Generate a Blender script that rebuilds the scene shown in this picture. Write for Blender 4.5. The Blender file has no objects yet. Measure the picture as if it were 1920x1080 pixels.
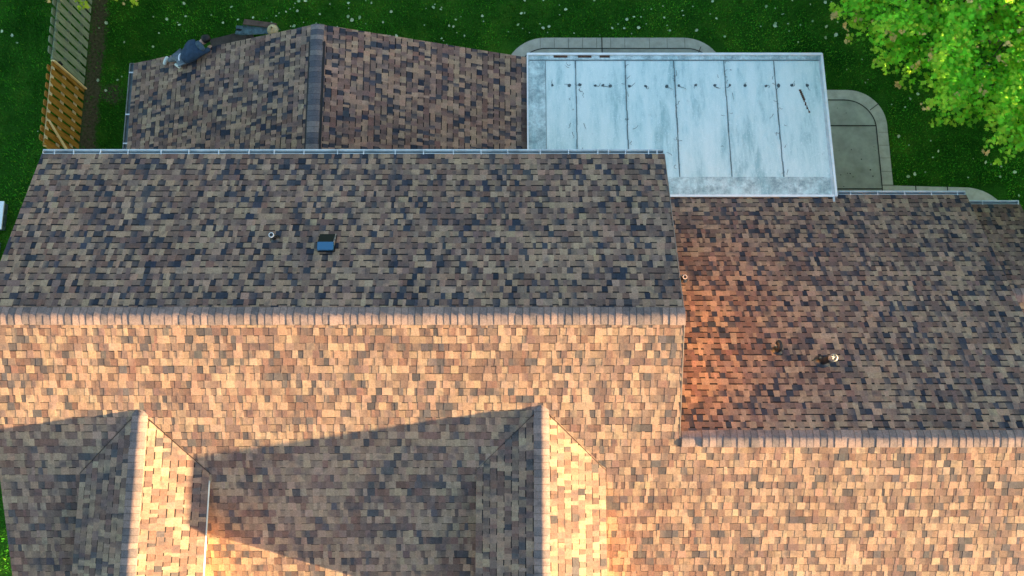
import bpy, math, random
import numpy as np
from mathutils import Vector, Matrix
R = math.radians
sc = bpy.context.scene
C = sc.collection

# ---------------------------------------------------------------- camera, world, sun, exposure
PITCH = 10.85
cam = bpy.data.objects.new('camera', bpy.data.cameras.new('camera'))
C.objects.link(cam)
cam.data.sensor_width = 36.0
cam.data.lens = 1700.0 / 1920.0 * 36.0
cam.location = (0, 0, 0)
cam.rotation_euler = (R(PITCH), 0, 0)
cam.data.clip_start = 0.1
cam.data.clip_end = 2000
sc.camera = cam

TO_SUN = Vector((1.0, -0.302, 0.0616)).normalized()
ELEV = math.asin(TO_SUN.z)
AZ = math.atan2(TO_SUN.x, TO_SUN.y)
world = bpy.data.worlds.new('World'); sc.world = world
world.use_nodes = True
wn = world.node_tree; wn.nodes.clear()
wo = wn.nodes.new('ShaderNodeOutputWorld'); bg = wn.nodes.new('ShaderNodeBackground')
sky = wn.nodes.new('ShaderNodeTexSky'); sky.sky_type = 'NISHITA'; sky.sun_disc = False
sky.sun_elevation = ELEV; sky.sun_rotation = AZ
sky.air_density = 1.0; sky.dust_density = 1.0; sky.ozone_density = 1.6
bg.inputs['Strength'].default_value = 0.106
wn.links.new(sky.outputs[0], bg.inputs[0]); wn.links.new(bg.outputs[0], wo.inputs[0])
sl = bpy.data.lights.new('sun', 'SUN'); sl.energy = 4.7; sl.angle = R(0.5); sl.color = (1.0, 0.685, 0.34)
so = bpy.data.objects.new('sun', sl); C.objects.link(so)
so.rotation_euler = (-TO_SUN).to_track_quat('-Z', 'Y').to_euler()
sc.view_settings.view_transform = 'Standard'; sc.view_settings.look = 'None'
sc.view_settings.exposure = 3.47; sc.view_settings.gamma = 1.0
sc.cycles.max_bounces = 6; sc.cycles.diffuse_bounces = 4

# ---------------------------------------------------------------- materials
def mat(name, col=(.5,.5,.5), rough=.8, metal=0.0, spec=.3):
    m = bpy.data.materials.new(name); m.use_nodes = True
    b = m.node_tree.nodes['Principled BSDF']
    b.inputs['Base Color'].default_value = (*col, 1); b.inputs['Roughness'].default_value = rough
    b.inputs['Metallic'].default_value = metal; b.inputs['Specular IOR Level'].default_value = spec
    return m
def nd(m, t, **kw):
    n = m.node_tree.nodes.new(t)
    for k, v in kw.items(): setattr(n, k, v)
    return n
def lk(m, a, b): m.node_tree.links.new(a, b)
def bsdf(m): return m.node_tree.nodes['Principled BSDF']
def coords(m, scale=(1,1,1)):
    g = nd(m, 'ShaderNodeNewGeometry'); mp = nd(m, 'ShaderNodeMapping'); mp.inputs['Scale'].default_value = scale
    lk(m, g.outputs['Position'], mp.inputs['Vector']); return mp.outputs[0]
def noise(m, scale, detail=4, rough=.6, vec=None, stretch=(1,1,1)):
    n = nd(m, 'ShaderNodeTexNoise'); n.inputs['Scale'].default_value = scale
    n.inputs['Detail'].default_value = detail; n.inputs['Roughness'].default_value = rough
    lk(m, vec if vec is not None else coords(m, stretch), n.inputs['Vector']); return n.outputs[0]
def ramp(m, src, stops):
    r = nd(m, 'ShaderNodeValToRGB'); e = r.color_ramp.elements
    while len(e) < len(stops): e.new(.5)
    for i, (p, c) in enumerate(stops):
        e[i].position = p; e[i].color = (*c, 1) if len(c) == 3 else c
    lk(m, src, r.inputs[0]); return r.outputs[0]
def mixc(m, fac, a, b, mode='MIX'):
    x = nd(m, 'ShaderNodeMix', data_type='RGBA', blend_type=mode)
    for s, v in ((0, fac), (6, a), (7, b)):
        if hasattr(v, 'is_output'): lk(m, v, x.inputs[s])
        elif isinstance(v, (int, float)): x.inputs[s].default_value = v
        else: x.inputs[s].default_value = (*v, 1)
    return x.outputs[2]
def bump(m, h, strength=.4, dist=.01):
    b = nd(m, 'ShaderNodeBump'); b.inputs['Strength'].default_value = strength; b.inputs['Distance'].default_value = dist
    lk(m, h, b.inputs['Height']); lk(m, b.outputs[0], bsdf(m).inputs['Normal'])
def grey(m, src, lo, hi): return ramp(m, src, [(.3, (lo,)*3), (.7, (hi,)*3)])

def shingle_mat(name, gain=1.0):
    m = mat(name, rough=.95, spec=.15)
    a = nd(m, 'ShaderNodeAttribute', attribute_name='tint')
    gr = grey(m, noise(m, 180, 3, .85), .62, 1.4)
    bl = grey(m, noise(m, 30, 4, .75), .74, 1.24)
    lg = grey(m, noise(m, .7, 3, .6), .90, 1.08)
    c = mixc(m, 1.0, a.outputs['Color'], gr, 'MULTIPLY')
    # granule blend drops: soft-edged darker patches that run across the tabs
    drop = ramp(m, noise(m, 6.0, 1, .4), [(.56, (0,0,0)), (.74, (.42,.42,.42))])
    c = mixc(m, drop, c, (.045,.048,.058))
    c = mixc(m, 1.0, c, bl, 'MULTIPLY'); c = mixc(m, 1.0, c, lg, 'MULTIPLY')
    lk(m, c, bsdf(m).inputs['Base Color'])
    bump(m, noise(m, 300, 2, .8), .5, .003)
    return m
M = {}
M['shingle'] = shingle_mat('asphalt_shingle')
M['deck'] = mat('fascia_paint', (.60,.57,.52), .6)
M['drip'] = mat('drip_edge', (.24,.20,.17), .6)
M['valley'] = mat('valley_cut', (.05,.032,.024), .9)
M['vent_black'] = mat('vent_plastic', (.012,.012,.014), .6)
def aged(name, col, lo=.8, hi=1.1, sc_=6, rough=.5, metal=0, stretch=(1,1,1), bs=.15, spec=.3):
    m = mat(name, col, rough, metal, spec)
    v = grey(m, noise(m, sc_, 5, .65, stretch=stretch), lo, hi)
    lk(m, mixc(m, 1.0, col, v, 'MULTIPLY'), bsdf(m).inputs['Base Color'])
    bump(m, noise(m, sc_*8, 4, .6), bs, .004)
    return m
M['steel'] = aged('galvanised_steel', (.20,.205,.21), .3, 1.8, 22, .5, .5)
M['gutter'] = aged('gutter_aluminium', (.50,.56,.57), .65, 1.15, 3, .45)
M['gutter_in'] = aged('gutter_trough', (.20,.25,.26), .6, 1.2, 5, .7)
M['gutter_dark'] = aged('weathered_gutter', (.16,.17,.15), .6, 1.3, 8, .6)
M['strap'] = aged('gutter_strap', (.62,.64,.64), .7, 1.1, 9, .5)
M['siding'] = mat('lap_siding', (.86,.51,.25), .7)
def siding():
    m = M['siding']
    w = nd(m, 'ShaderNodeTexWave', wave_type='BANDS', bands_direction='Z', wave_profile='SAW'); w.inputs['Scale'].default_value = 1.6
    lk(m, coords(m), w.inputs['Vector']); bump(m, w.outputs['Fac'], .6, .02)
siding()
M['rim'] = mat('pale_pipe_rim', (.55,.55,.54), .6)
M['pipe'] = mat('vent_pipe_black', (.014,.014,.016), .5, 0, .4)
M['boot'] = mat('pipe_boot_rubber', (.012,.013,.016), .38, 0, .6)
M['hood'] = mat('sky_reflect_hood', (.028,.115,.22), .35, .0, .6)  # mirrored blue sky is put into the hood's base colour
M['black'] = mat('black_mesh', (.004,.007,.005), .8)
M['conc'] = aged('broom_concrete', (.33,.335,.27), .72, 1.2, 2.2, .9, bs=.3)
M['conc_b'] = aged('edging_concrete', (.42,.405,.33), .78, 1.15, 5, .9, bs=.3)
M['joint'] = mat('joint_dirt', (.03,.032,.026), .95)
M['wood_o'] = aged('stained_cedar', (.36,.185,.026), .4, 1.35, 6, .65, stretch=(3,8,.5))
M['wood_l'] = aged('new_cut_pine', (.80,.62,.30), .8, 1.15, 10, .7)
M['wood_g'] = aged('weathered_fence_wood', (.235,.285,.18), .5, 1.25, 6, .85, stretch=(3,8,.6))
M['bark'] = aged('bark', (.10,.075,.05), .5, 1.3, 20, .9, bs=.6)

# metal patio sheet: streaks run down the slope (world Y), speckles, mottling at the laps
def sheet_mat(name, mott):
    m = mat(name, (.6,.72,.74), .5, 0, .3)
    s1 = noise(m, 1.0, 9, .72, stretch=(2.6,.5,.3))
    base = ramp(m, s1, [(.36, (.34,.50,.50)), (.46, (.55,.69,.67)), (.58, (.67,.77,.74))])
    sp = ramp(m, noise(m, 24, 3, .75), [(.57, (0,0,0)), (.74, (1,1,1))])
    base = mixc(m, sp, base, (.80,.86,.86))
    blot = noise(m, 3.5 if mott else 1.6, 12, .80)
    k = ramp(m, blot, [(.42 if mott else .60, (0,0,0)), (.60 if mott else .72, (.85,.85,.85) if mott else (.5,.5,.5))])
    base = mixc(m, k, base, (.19,.26,.27))
    gr = grey(m, noise(m, 120, 2, .6), .88, 1.08)
    lk(m, mixc(m, 1.0, base, gr, 'MULTIPLY'), bsdf(m).inputs['Base Color'])
    bump(m, noise(m, 60, 3, .6), .15, .004)
    return m
M['sheet'] = sheet_mat('painted_metal_sheet', False)
M['sheet_m'] = sheet_mat('mottled_metal_flashing', True)
M['trim_w'] = aged('white_metal_trim', (.78,.80,.80), .85, 1.05, 6, .4)
M['seal'] = mat('dark_sealant', (.07,.095,.10), .7)
M['seamc'] = aged('seam_caulk', (.13,.17,.175), .6, 1.4, 14, .8)
M['rust'] = aged('rusty_metal', (.10,.055,.035), .4, 1.5, 12, .9)
M['white'] = mat('white_plastic', (.80,.83,.84), .45)

def lawn_mat():
    m = mat('lawn_grass', rough=.95, spec=.05)
    a = ramp(m, noise(m, 1.1, 5, .6), [(.33, (.012,.060,.005)), (.52, (.024,.095,.008)), (.72, (.055,.14,.012))])
    f = grey(m, noise(m, 26, 5, .75), .35, 1.7)
    c = mixc(m, 1.0, a, f, 'MULTIPLY')
    # bare soil strip beside the fence and one worn patch: places on the ground, in world coordinates
    g = nd(m, 'ShaderNodeNewGeometry'); sx = nd(m, 'ShaderNodeSeparateXYZ'); lk(m, g.outputs['Position'], sx.inputs[0])
    def math_(op, a_, b_=None):
        n = nd(m, 'ShaderNodeMath', operation=op)
        for i, v in enumerate((a_, b_)):
            if v is None: continue
            if hasattr(v, 'is_output'): lk(m, v, n.inputs[i])
            else: n.inputs[i].default_value = v
        return n.outputs[0]
    wob = math_('MULTIPLY', math_('SUBTRACT', noise(m, 3.0, 5, .7), .5), .55)
    d = math_('ABSOLUTE', math_('ADD', math_('ADD', sx.outputs[0], 11.80), 0.0))
    strip = math_('SUBTRACT', .30, math_('ADD', d, wob))
    px = math_('ADD', sx.outputs[0], 11.25); py = math_('SUBTRACT', sx.outputs[1], 10.15)
    dist = math_('SQRT', math_('ADD', math_('MULTIPLY', px, px), math_('MULTIPLY', py, py)))
    patch = math_('SUBTRACT', .36, math_('ADD', dist, wob))
    k = nd(m, 'ShaderNodeMath', operation='MULTIPLY', use_clamp=True)
    lk(m, math_('MAXIMUM', strip, patch), k.inputs[0]); k.inputs[1].default_value = 7.0
    soil = ramp(m, noise(m, 14, 6, .7), [(.35, (.050,.040,.022)), (.7, (.145,.115,.068))])
    kk = math_('MULTIPLY', k.outputs[0], .9)
    lk(m, mixc(m, kk, c, soil), bsdf(m).inputs['Base Color'])
    bump(m, noise(m, 40, 4, .8), .8, .03)
    return m
M['lawn'] = lawn_mat()
def attr_mat(name, transl=.0, rough=.7, spec=.2):
    m = mat(name, rough=rough, spec=spec)
    a = nd(m, 'ShaderNodeAttribute', attribute_name='tint')
    lk(m, a.outputs['Color'], bsdf(m).inputs['Base Color'])
    if transl:
        t = nd(m, 'ShaderNodeBsdfTranslucent'); lk(m, a.outputs['Color'], t.inputs[0])
        mx = nd(m, 'ShaderNodeMixShader'); mx.inputs[0].default_value = transl
        lk(m, bsdf(m).outputs[0], mx.inputs[1]); lk(m, t.outputs[0], mx.inputs[2])
        lk(m, mx.outputs[0], m.node_tree.nodes['Material Output'].inputs[0])
    return m
M['leaf'] = attr_mat('tree_leaf', .5)
M['blade'] = attr_mat('grass_blade', .2, .9, .05)
M['fallen'] = mat('fallen_leaf', (.26,.38,.19), .7)
M['fallen2'] = mat('fallen_leaf_pale', (.42,.52,.32), .7)
M['jacket'] = aged('navy_fleece', (.026,.050,.085), .7, 1.3, 12, .95, bs=.5)
M['jeans'] = aged('grey_denim', (.13,.16,.18), .6, 1.3, 18, .9)
M['skin'] = mat('skin', (.42,.25,.18), .5)
M['hair'] = mat('black_hair', (.006,.006,.007), .5)
M['shirt'] = mat('white_shirt', (.78,.78,.82), .8)
M['shoe'] = aged('white_shoe', (.62,.66,.60), .75, 1.1, 14, .6)
M['sole'] = mat('shoe_sole', (.03,.04,.04), .7)
M['board'] = aged('dark_board', (.055,.045,.040), .6, 1.3, 6, .8)
M['board2'] = aged('brown_board', (.115,.075,.058), .6, 1.3, 6, .8)
M['bluemetal'] = aged('blue_grey_metal', (.085,.14,.16), .4, 1.6, 9, .5, .3)
M['straw'] = aged('straw', (.50,.42,.25), .85, 1.1, 20, .8)

# ---------------------------------------------------------------- mesh helpers
class MB:
    def __init__(s): s.v = []; s.f = []; s.m = []; s.t = []
    def face(s, pts, m=0, t=(.2,.2,.2)):
        i = len(s.v); s.v.extend(pts); s.f.append(tuple(range(i, i+len(pts)))); s.m.append(m); s.t.append(t)
    def prism(s, poly, vec, m=0, t=(.2,.2,.2)):
        """closed polygon (list of Vector) extruded by vec"""
        n = len(poly); a = [Vector(p) for p in poly]; b = [p + Vector(vec) for p in a]
        i = len(s.v); s.v.extend(a + b)
        s.f.append(tuple(range(i+n-1, i-1, -1))); s.f.append(tuple(range(i+n, i+2*n)))
        for k in range(n): s.f.append((i+k, i+(k+1) % n, i+n+(k+1) % n, i+n+k))
        s.m += [m]*(n+2); s.t += [t]*(n+2)
    def box(s, c, d, m=0, rot=None, t=(.2,.2,.2)):
        c = Vector(c); x, y, z = (q/2 for q in d)
        P = [Vector(p) for p in ((-x,-y,-z),(x,-y,-z),(x,y,-z),(-x,y,-z))]
        u = Vector((0,0,2*z))
        if rot is not None: P = [rot @ p for p in P]; u = rot @ u
        s.prism([c+p for p in P], u, m, t)
    def tube(s, pts, rad, n=10, m=0, cap=True, t=(.2,.2,.2)):
        pts = [Vector(p) for p in pts]; rad = rad if isinstance(rad, (list, tuple)) else [rad]*len(pts)
        rings = []; ref = Vector((0,0,1))
        for k, p in enumerate(pts):
            d = (pts[min(k+1, len(pts)-1)] - pts[max(k-1, 0)]).normalized()
            if abs(d.dot(ref)) > .95: ref = Vector((1,0,0))
            a = d.cross(ref).normalized(); b = d.cross(a)
            i = len(s.v); s.v.extend([p + rad[k]*(math.cos(q)*a + math.sin(q)*b) for q in [2*math.pi*j/n for j in range(n)]])
            rings.append(i)
        for i, j in zip(rings, rings[1:]):
            for k in range(n): s.f.append((i+k, i+(k+1) % n, j+(k+1) % n, j+k)); s.m.append(m); s.t.append(t)
        if cap:
            s.f.append(tuple(rings[0]+k for k in range(n))); s.f.append(tuple(rings[-1]+k for k in reversed(range(n))))
            s.m += [m, m]; s.t += [t, t]
    def build(s, name, mats, parent=None, smooth=False, origin=None):
        me = bpy.data.meshes.new(name)
        o = Vector(origin) if origin is not None else Vector((0,0,0))
        me.from_pydata([tuple(Vector(p)-o) for p in s.v], [], s.f)
        for mm in (mats if isinstance(mats, (list, tuple)) else [mats]): me.materials.append(mm)
        me.polygons.foreach_set('material_index', s.m)
        at = me.attributes.new('tint', 'FLOAT_COLOR', 'CORNER'); cc = []
        for fc, c in zip(s.f, s.t):
            if isinstance(c, list): cc.extend((*q, 1) for q in c)
            else: cc.extend([(*c, 1)]*len(fc))
        at.data.foreach_set('color', np.array(cc, dtype=np.float32).ravel())
        if smooth: me.polygons.foreach_set('use_smooth', [True]*len(s.f))
        me.update()
        ob = bpy.data.objects.new(name, me); C.objects.link(ob); ob.location = o
        if parent is not None:
            ob.parent = parent; ob.matrix_parent_inverse = Matrix.Translation(-root_loc(parent))
        return ob
def root_loc(p):
    l = Vector(p.location)
    # all parents here are untransformed apart from location
    if p.parent: l = l - root_loc(p.parent) + root_loc(p.parent)
    return l
def tag(o, label=None, cat=None, group=None, kind=None):
    for k, v in (('label', label), ('category', cat), ('group', group), ('kind', kind)):
        if v: o[k] = v
    return o
def thing(name, label, cat, loc=(0,0,0), group=None):
    o = bpy.data.objects.new(name, None); C.objects.link(o); o.location = loc; o.empty_display_size = .2
    return tag(o, label, cat, group)

# ---------------------------------------------------------------- shingles
CRS = .143
TAN = [(.295,.198,.134), (.272,.184,.132), (.302,.212,.144), (.285,.180,.125)]
MID = [(.160,.102,.082), (.176,.116,.094), (.138,.090,.078), (.172,.100,.078), (.190,.130,.102)]
DRK = [(.032,.038,.053), (.043,.048,.062), (.026,.032,.047), (.056,.055,.064)]
def pick(rng, dark=.2, tan=.36, sun_lift=0):
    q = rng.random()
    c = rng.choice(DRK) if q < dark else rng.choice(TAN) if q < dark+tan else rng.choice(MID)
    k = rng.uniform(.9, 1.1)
    if c[0] < .08: c = tuple(x*(1-sun_lift)+y*sun_lift for x, y in zip(c, (.16,.125,.105)))      # dark tabs painted lighter to imitate sunlight on south slope and dormers
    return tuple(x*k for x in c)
def shingles(mb, O, a, u, rows, span, seed=1, dark=.2, tan=.36, band=.020, sun_lift=0):
    """O eave origin, a unit vector along the eave, u unit vector upslope; span(row) gives (x0,x1) along a"""
    rng = random.Random(seed)
    O = Vector(O); a = Vector(a).normalized(); u = Vector(u).normalized(); n = a.cross(u).normalized()
    if n.z < 0: n = -n
    def P(x, s, h): return O + a*x + u*s + n*h
    wav = [rng.uniform(0, 6.28) for _ in range(4)]
    def q(m_, c): 
        mb.face(m_, 0, c)
    prev = MID[0]
    def soft(col, pv, kk):
        l = tuple(c*(1-kk)+p_*kk for c, p_ in zip(col, pv)); return [l, col, col, l]
    for k in range(rows):
        sp = span(k)
        if sp is None: continue
        X0, X1 = sp
        s0 = k*CRS; s1 = s0 + CRS
        dy = rng.uniform(-.003, .003)
        def W(x): return .004*math.sin(x*1.1+wav[0]+k*.13) + .002*math.sin(x*3.7+wav[1]+k) + dy
        x = X0 - rng.random()*.1
        run_c = pick(rng, dark, tan, sun_lift); run_left = rng.uniform(.1, .35)
        tooth = rng.random() < .5
        while x < X1:
            w = rng.choice((.06, .085, .10, .115, .14)) * rng.uniform(.85, 1.15)
            if tooth: w *= 1.08
            xa = max(x, X0); xb = min(x+w, X1)
            if xb - xa > .004:
                run_left -= w
                if run_left < 0: run_c = pick(rng, dark, tan, sun_lift); run_left = rng.choice((.02, .03, .05, .10, .24)) * rng.uniform(.7,1.3) * (.6 if run_c[0] < .08 else 1)
                col = run_c
                if rng.random() < .30: col = pick(rng, dark, tan, sun_lift)
                if col[0] < .08 and prev[0] < .08 and rng.random() < .75: col = run_c = rng.choice(TAN if rng.random() < .5 else MID)
                wa, wb = W(xa), W(xb)
                sf = rng.choice((0, .1, .3, .55)); raw = col
                if tooth:
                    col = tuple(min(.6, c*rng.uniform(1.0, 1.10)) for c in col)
                    # pieces taper: teeth widen towards the butt
                    ta = rng.uniform(-.004, .014); tb = rng.uniform(-.004, .014)
                    if xa <= X0+1e-6: ta = 0
                    if xb >= X1-1e-6: tb = 0
                    hb, ht = .0088, .0032
                    A = P(xa-ta*.4, s0+wa, hb); B = P(xb+tb*.4, s0+wb, hb); Cc = P(xb-tb*.6, s1+wb+.004, ht); D = P(xa+ta*.6, s1+wa+.004, ht)
                    q([A, B, Cc, D], soft(col, prev, sf))
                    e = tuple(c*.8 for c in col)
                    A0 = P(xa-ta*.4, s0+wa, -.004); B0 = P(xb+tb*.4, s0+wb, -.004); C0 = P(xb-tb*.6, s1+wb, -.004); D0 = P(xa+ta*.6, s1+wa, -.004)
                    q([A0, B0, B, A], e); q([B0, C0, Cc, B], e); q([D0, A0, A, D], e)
                else:
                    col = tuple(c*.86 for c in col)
                    hb, ht = .0062, .0008
                    ex = .006
                    ea, eb = max(xa-ex, X0), min(xb+ex, X1)
                    A = P(ea, s0+wa, hb); B = P(eb, s0+wb, hb)
                    bs = band + rng.uniform(-.003,.003)
                    fr = 1 - bs/CRS; hm = hb + (ht-hb)*fr
                    Cm = P(eb, s1+wb-bs, hm); Dm = P(ea, s1+wa-bs, hm)
                    q([A, B, Cm, Dm], soft(col, prev, sf))
                    # factory-printed dark band atop each cut-out, widened to paint in the butt shadow
                    dk = (.014,.013,.014)
                    q([Dm, Cm, P(eb, s1+wb+.004, ht), P(ea, s1+wa+.004, ht)], dk)
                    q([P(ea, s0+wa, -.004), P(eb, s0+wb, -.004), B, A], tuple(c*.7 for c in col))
            prev = raw if xb - xa > .004 else prev
            x += w
            if rng.random() > .16: tooth = not tooth
def caps(mb, P0, P1, side1, side2, width=.165, step=.13, seed=3, raise_=0.0, grey=False):
    """bent cap pieces along a ridge; side1/side2 unit vectors running down the two slopes"""
    rng = random.Random(seed); P0 = Vector(P0); P1 = Vector(P1); L = (P1-P0).length; d = (P1-P0).normalized()
    s1 = Vector(side1).normalized(); s2 = Vector(side2).normalized(); up = -(s1+s2).normalized()
    if up.z < 0: up = -up
    n1 = d.cross(s1).normalized(); n1 = n1 if n1.z > 0 else -n1
    n2 = d.cross(s2).normalized(); n2 = n2 if n2.z > 0 else -n2
    N = int(L/step)
    N = max(1, int(L/step+.55))
    FR = [(1.0,0), (.72,0), (.46,0), (.24,0), (.0,0), (.24,1), (.46,1), (.72,1), (1.0,1)]
    for k in range(N):
        w = width*rng.uniform(.97, 1.03)
        col = rng.choice([(.23,.165,.145), (.21,.155,.14), (.25,.18,.155), (.19,.145,.135), (.26,.185,.16), (.165,.13,.122), (.14,.115,.112)])
        if grey: col = rng.choice([(.13,.12,.122), (.10,.098,.108), (.16,.145,.14), (.115,.108,.112), (.19,.165,.155), (.08,.082,.095)])
        prof = []
        for f, q_ in FR:
            sv, nv = ((s1,n1), (s2,n2))[q_]
            sink = {1.0:-.002, .72:-.002, .46:.001, .24:.006, .0:.013}[f]
            if f == 0: prof.append(up*(raise_ - sink))
            else: prof.append(sv*(w*f) + nv*raise_ - up*sink)
        y0 = k*step + rng.uniform(-.005, .005); y1 = y0 + step + .03
        sh = rng.uniform(-.006, .006); hh = rng.uniform(.010, .014)
        def ring(y, h): return [P0 + d*y + p + up*h + (s1-s2)*.5*sh for p in prof]
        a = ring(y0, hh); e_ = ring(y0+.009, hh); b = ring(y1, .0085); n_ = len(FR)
        for r0, r1, cl_ in ((a, e_, tuple(c*.48 for c in col)), (e_, b, col)):  # darkened end strip paints the shadow line between neighbouring caps
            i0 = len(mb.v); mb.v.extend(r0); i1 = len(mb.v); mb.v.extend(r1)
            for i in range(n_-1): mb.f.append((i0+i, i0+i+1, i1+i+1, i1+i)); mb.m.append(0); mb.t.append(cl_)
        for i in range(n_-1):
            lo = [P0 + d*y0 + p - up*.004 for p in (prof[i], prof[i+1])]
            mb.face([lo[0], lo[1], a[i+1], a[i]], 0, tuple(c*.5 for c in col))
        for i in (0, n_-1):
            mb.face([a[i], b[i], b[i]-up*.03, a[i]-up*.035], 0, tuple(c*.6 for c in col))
def vent_strip(mb, P0, P1, s1, s2, w=.15, h=.010):
    P0 = Vector(P0); P1 = Vector(P1); s1 = Vector(s1).normalized(); s2 = Vector(s2).normalized()
    up = -(s1+s2).normalized()
    poly = [P0+s1*w-up*.0, P0, P0+s2*w, P0+s2*w+up*h, P0+up*h, P0+s1*w+up*h]
    mb.prism(poly, P1-P0, 0)

# ---------------------------------------------------------------- ground
GZ = -24.0
g = MB(); g.face([(-400,-400,GZ), (400,-400,GZ), (400,400,GZ), (-400,400,GZ)])
tag(g.build('ground', M['lawn']), kind='structure')

def arc(cx, cy, r, a0, a1, n=12):
    return [(cx + r*math.cos(R(a0+(a1-a0)*i/n)), cy + r*math.sin(R(a0+(a1-a0)*i/n))) for i in range(n+1)]
def slab(name, pts, z0, z1, m):
    b = MB(); b.prism([Vector((x, y, z0)) for x, y in pts], (0,0,z1-z0)); o = b.build(name, m); tag(o, kind='structure'); return o
def lines(mb, pts, w, z):
    for (x0,y0),(x1,y1) in zip(pts, pts[1:]):
        d = Vector((x1-x0, y1-y0, 0)); 
        if d.length < 1e-5: continue
        nrm = Vector((-d.y, d.x, 0)).normalized()*w/2; e = d.normalized()*w*.3
        a = Vector((x0,y0,z))-e; b_ = Vector((x1,y1,z))+e
        mb.face([a-nrm, b_-nrm, b_+nrm, a+nrm])
# under the metal cover: slab with a rounded edging band
SZ = GZ+.05
inner = [(0.15,6.0), (0.15,10.6)] + arc(.95, 10.70, .80, 180, 90) + arc(4.95, 10.70, .80, 90, 0) + [(8.2,10.6) if False else (5.75,10.0), (5.75,6.0)]
outer = [(-.25,6.0), (-.25,10.6)] + arc(.95, 10.65, 1.18, 180, 90) + arc(4.85, 10.65, 1.18, 90, 0) + [(6.03,10.2), (6.03,6.0)]
slab('patio_edging', outer, GZ-.1, SZ-.004, M['conc_b'])
slab('patio', inner, GZ-.1, SZ, M['conc'])
in2 = [(5.9,6.0), (5.9,9.95)] + arc(9.30, 9.11, .84, 90, 0) + [(10.17,7.46), (10.17,6.0)]
out2 = [(5.9,6.0), (5.9,10.27)] + arc(9.40, 9.20, 1.05, 90, 0) + [(10.48,7.47), (10.48,7.0)]
slab('patio_edging', out2, GZ-.1, SZ+.001, M['conc_b'])
slab('patio', in2, GZ-.1, SZ+.005, M['conc'])
in3 = [(10.18,5.5), (10.18,7.465), (12.55,7.40)] + arc(12.45, 6.20, 1.2, 80, 0) + [(13.65,5.5)]
slab('walkway', in3, GZ-.1, SZ+.006, M['conc_b'])
j = MB(); JZ = SZ+.0105
lines(j, [(5.9,9.19), (10.14,9.19)], .035, JZ); lines(j, [(5.9,7.36), (10.17,7.36)], .035, JZ)
lines(j, [(5.9,9.95)] + arc(9.30, 9.11, .84, 90, 0) + [(10.17,7.46), (10.17,6.3)], .028, JZ)
lines(j, [(10.0,9.65), (10.28,9.86)], .02, JZ)
for x in (11.09, 11.96): lines(j, [(x,6.3), (x,7.44)], .03, JZ)
lines(j, [(10.17,7.468), (10.5,7.468)], .02, JZ)
for y in (9.0, 8.62, 8.25, 7.86): lines(j, [(10.19,y), (10.47,y)], .008, JZ)
for x in (8.6, 8.2, 7.8): lines(j, [(x,9.97), (x,10.26)], .008, JZ)
for x in (0.8,1.2,1.6,2.0,2.4,2.8,3.2,3.9,4.4,4.9): lines(j, [(x,11.52), (x,11.81)], .008, JZ-.005)
lines(j, arc(.95, 10.70, .80, 180, 90) + arc(4.95, 10.70, .80, 90, 0) + [(5.75,10.0)], .026, JZ-.005)
lines(j, [(2.55,10.5), (2.55,11.82)], .028, JZ-.005)
lines(j, [(.02,11.0), (.32,11.26)], .018, JZ-.005); lines(j, [(5.35,11.55), (5.25,11.30)], .018, JZ-.005)
rng = random.Random(8)
for _ in range(16):
    x = rng.uniform(8.8, 10.1); y = rng.uniform(7.4, 9.8); r = rng.uniform(.008, .024)
    j.face([(x+r*math.cos(q)*rng.uniform(.7,1.4), y+r*math.sin(q), JZ) for q in [i*1.05 for i in range(6)]])
tag(j.build('paving_joint', M['joint']), kind='structure')

# ---------------------------------------------------------------- the house
A1 = 22.95; T1 = math.tan(R(A1)); C1 = math.cos(R(A1)); S1_ = math.sin(R(A1))
RY, RZ = 2.61, -16.30            # main ridge
XL, XR = -9.69, 3.13             # main block
EYN = 6.23; EYS = -3.00          # eaves
A2 = 30.3; T2 = math.tan(R(A2)); C2 = math.cos(R(A2)); S2_ = math.sin(R(A2))
WY, WZ = .43, -17.22; XW = 10.71 # wing ridge, right end
WEY = 6.18
def zN(y): return RZ - (y-RY)*T1
def zS(y): return RZ - (RY-y)*T1
def zW(y): return WZ - (y-WY)*T2
house = thing('house', 'long gabled house roofed in mottled brown shingles, with a lower wing and garage', 'house', (0,2,GZ))

uN = Vector((0,-C1,S1_)); uS = Vector((0,C1,S1_)); uW = Vector((0,-C2,S2_)); X = Vector((1,0,0))
TH = .09
def deck(mb, poly, th=TH, m=1):
    mb.prism([Vector(p)-Vector((0,0,.002)) for p in poly], (0,0,-th), m)
# main roof: north and south slopes
b = MB()
nrN = int(math.ceil((EYN-RY)/C1/CRS))
shingles(b, (XL, EYN, zN(EYN)), X, uN, int((EYN-RY)/C1/CRS), lambda k: (0, XR-XL), 11, .26, .40, .030)
deck(b, [(XL,EYN-.01,zN(EYN)), (XR,EYN-.01,zN(EYN)), (XR,RY,RZ), (XL,RY,RZ)])
LS = (RY-EYS)/C1; nS = int(LS/CRS)
sWing = (WY-EYS)/C1
def spanS(k):
    return (0, (XW-XL) if (k+1)*CRS <= sWing+.03 else (XR-XL))
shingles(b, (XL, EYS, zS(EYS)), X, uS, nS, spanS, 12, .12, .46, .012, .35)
deck(b, [(XL,EYS+.01,zS(EYS)), (XR,EYS+.01,zS(EYS)), (XR,RY-.001,RZ), (XL,RY-.001,RZ)])
main_roof = tag(b.build('roof', [M['shingle'], M['drip']], house), 'tall main roof of mottled brown shingles, south side in low sun')
b = MB(); sn = Vector((0,C1,-S1_)); ss = Vector((0,-C1,-S1_))
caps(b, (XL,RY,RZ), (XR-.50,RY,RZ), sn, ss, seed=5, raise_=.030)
caps(b, (XR-.52,RY,RZ), (XR+.0,RY,RZ), sn, ss, seed=6, raise_=.018)
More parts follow.
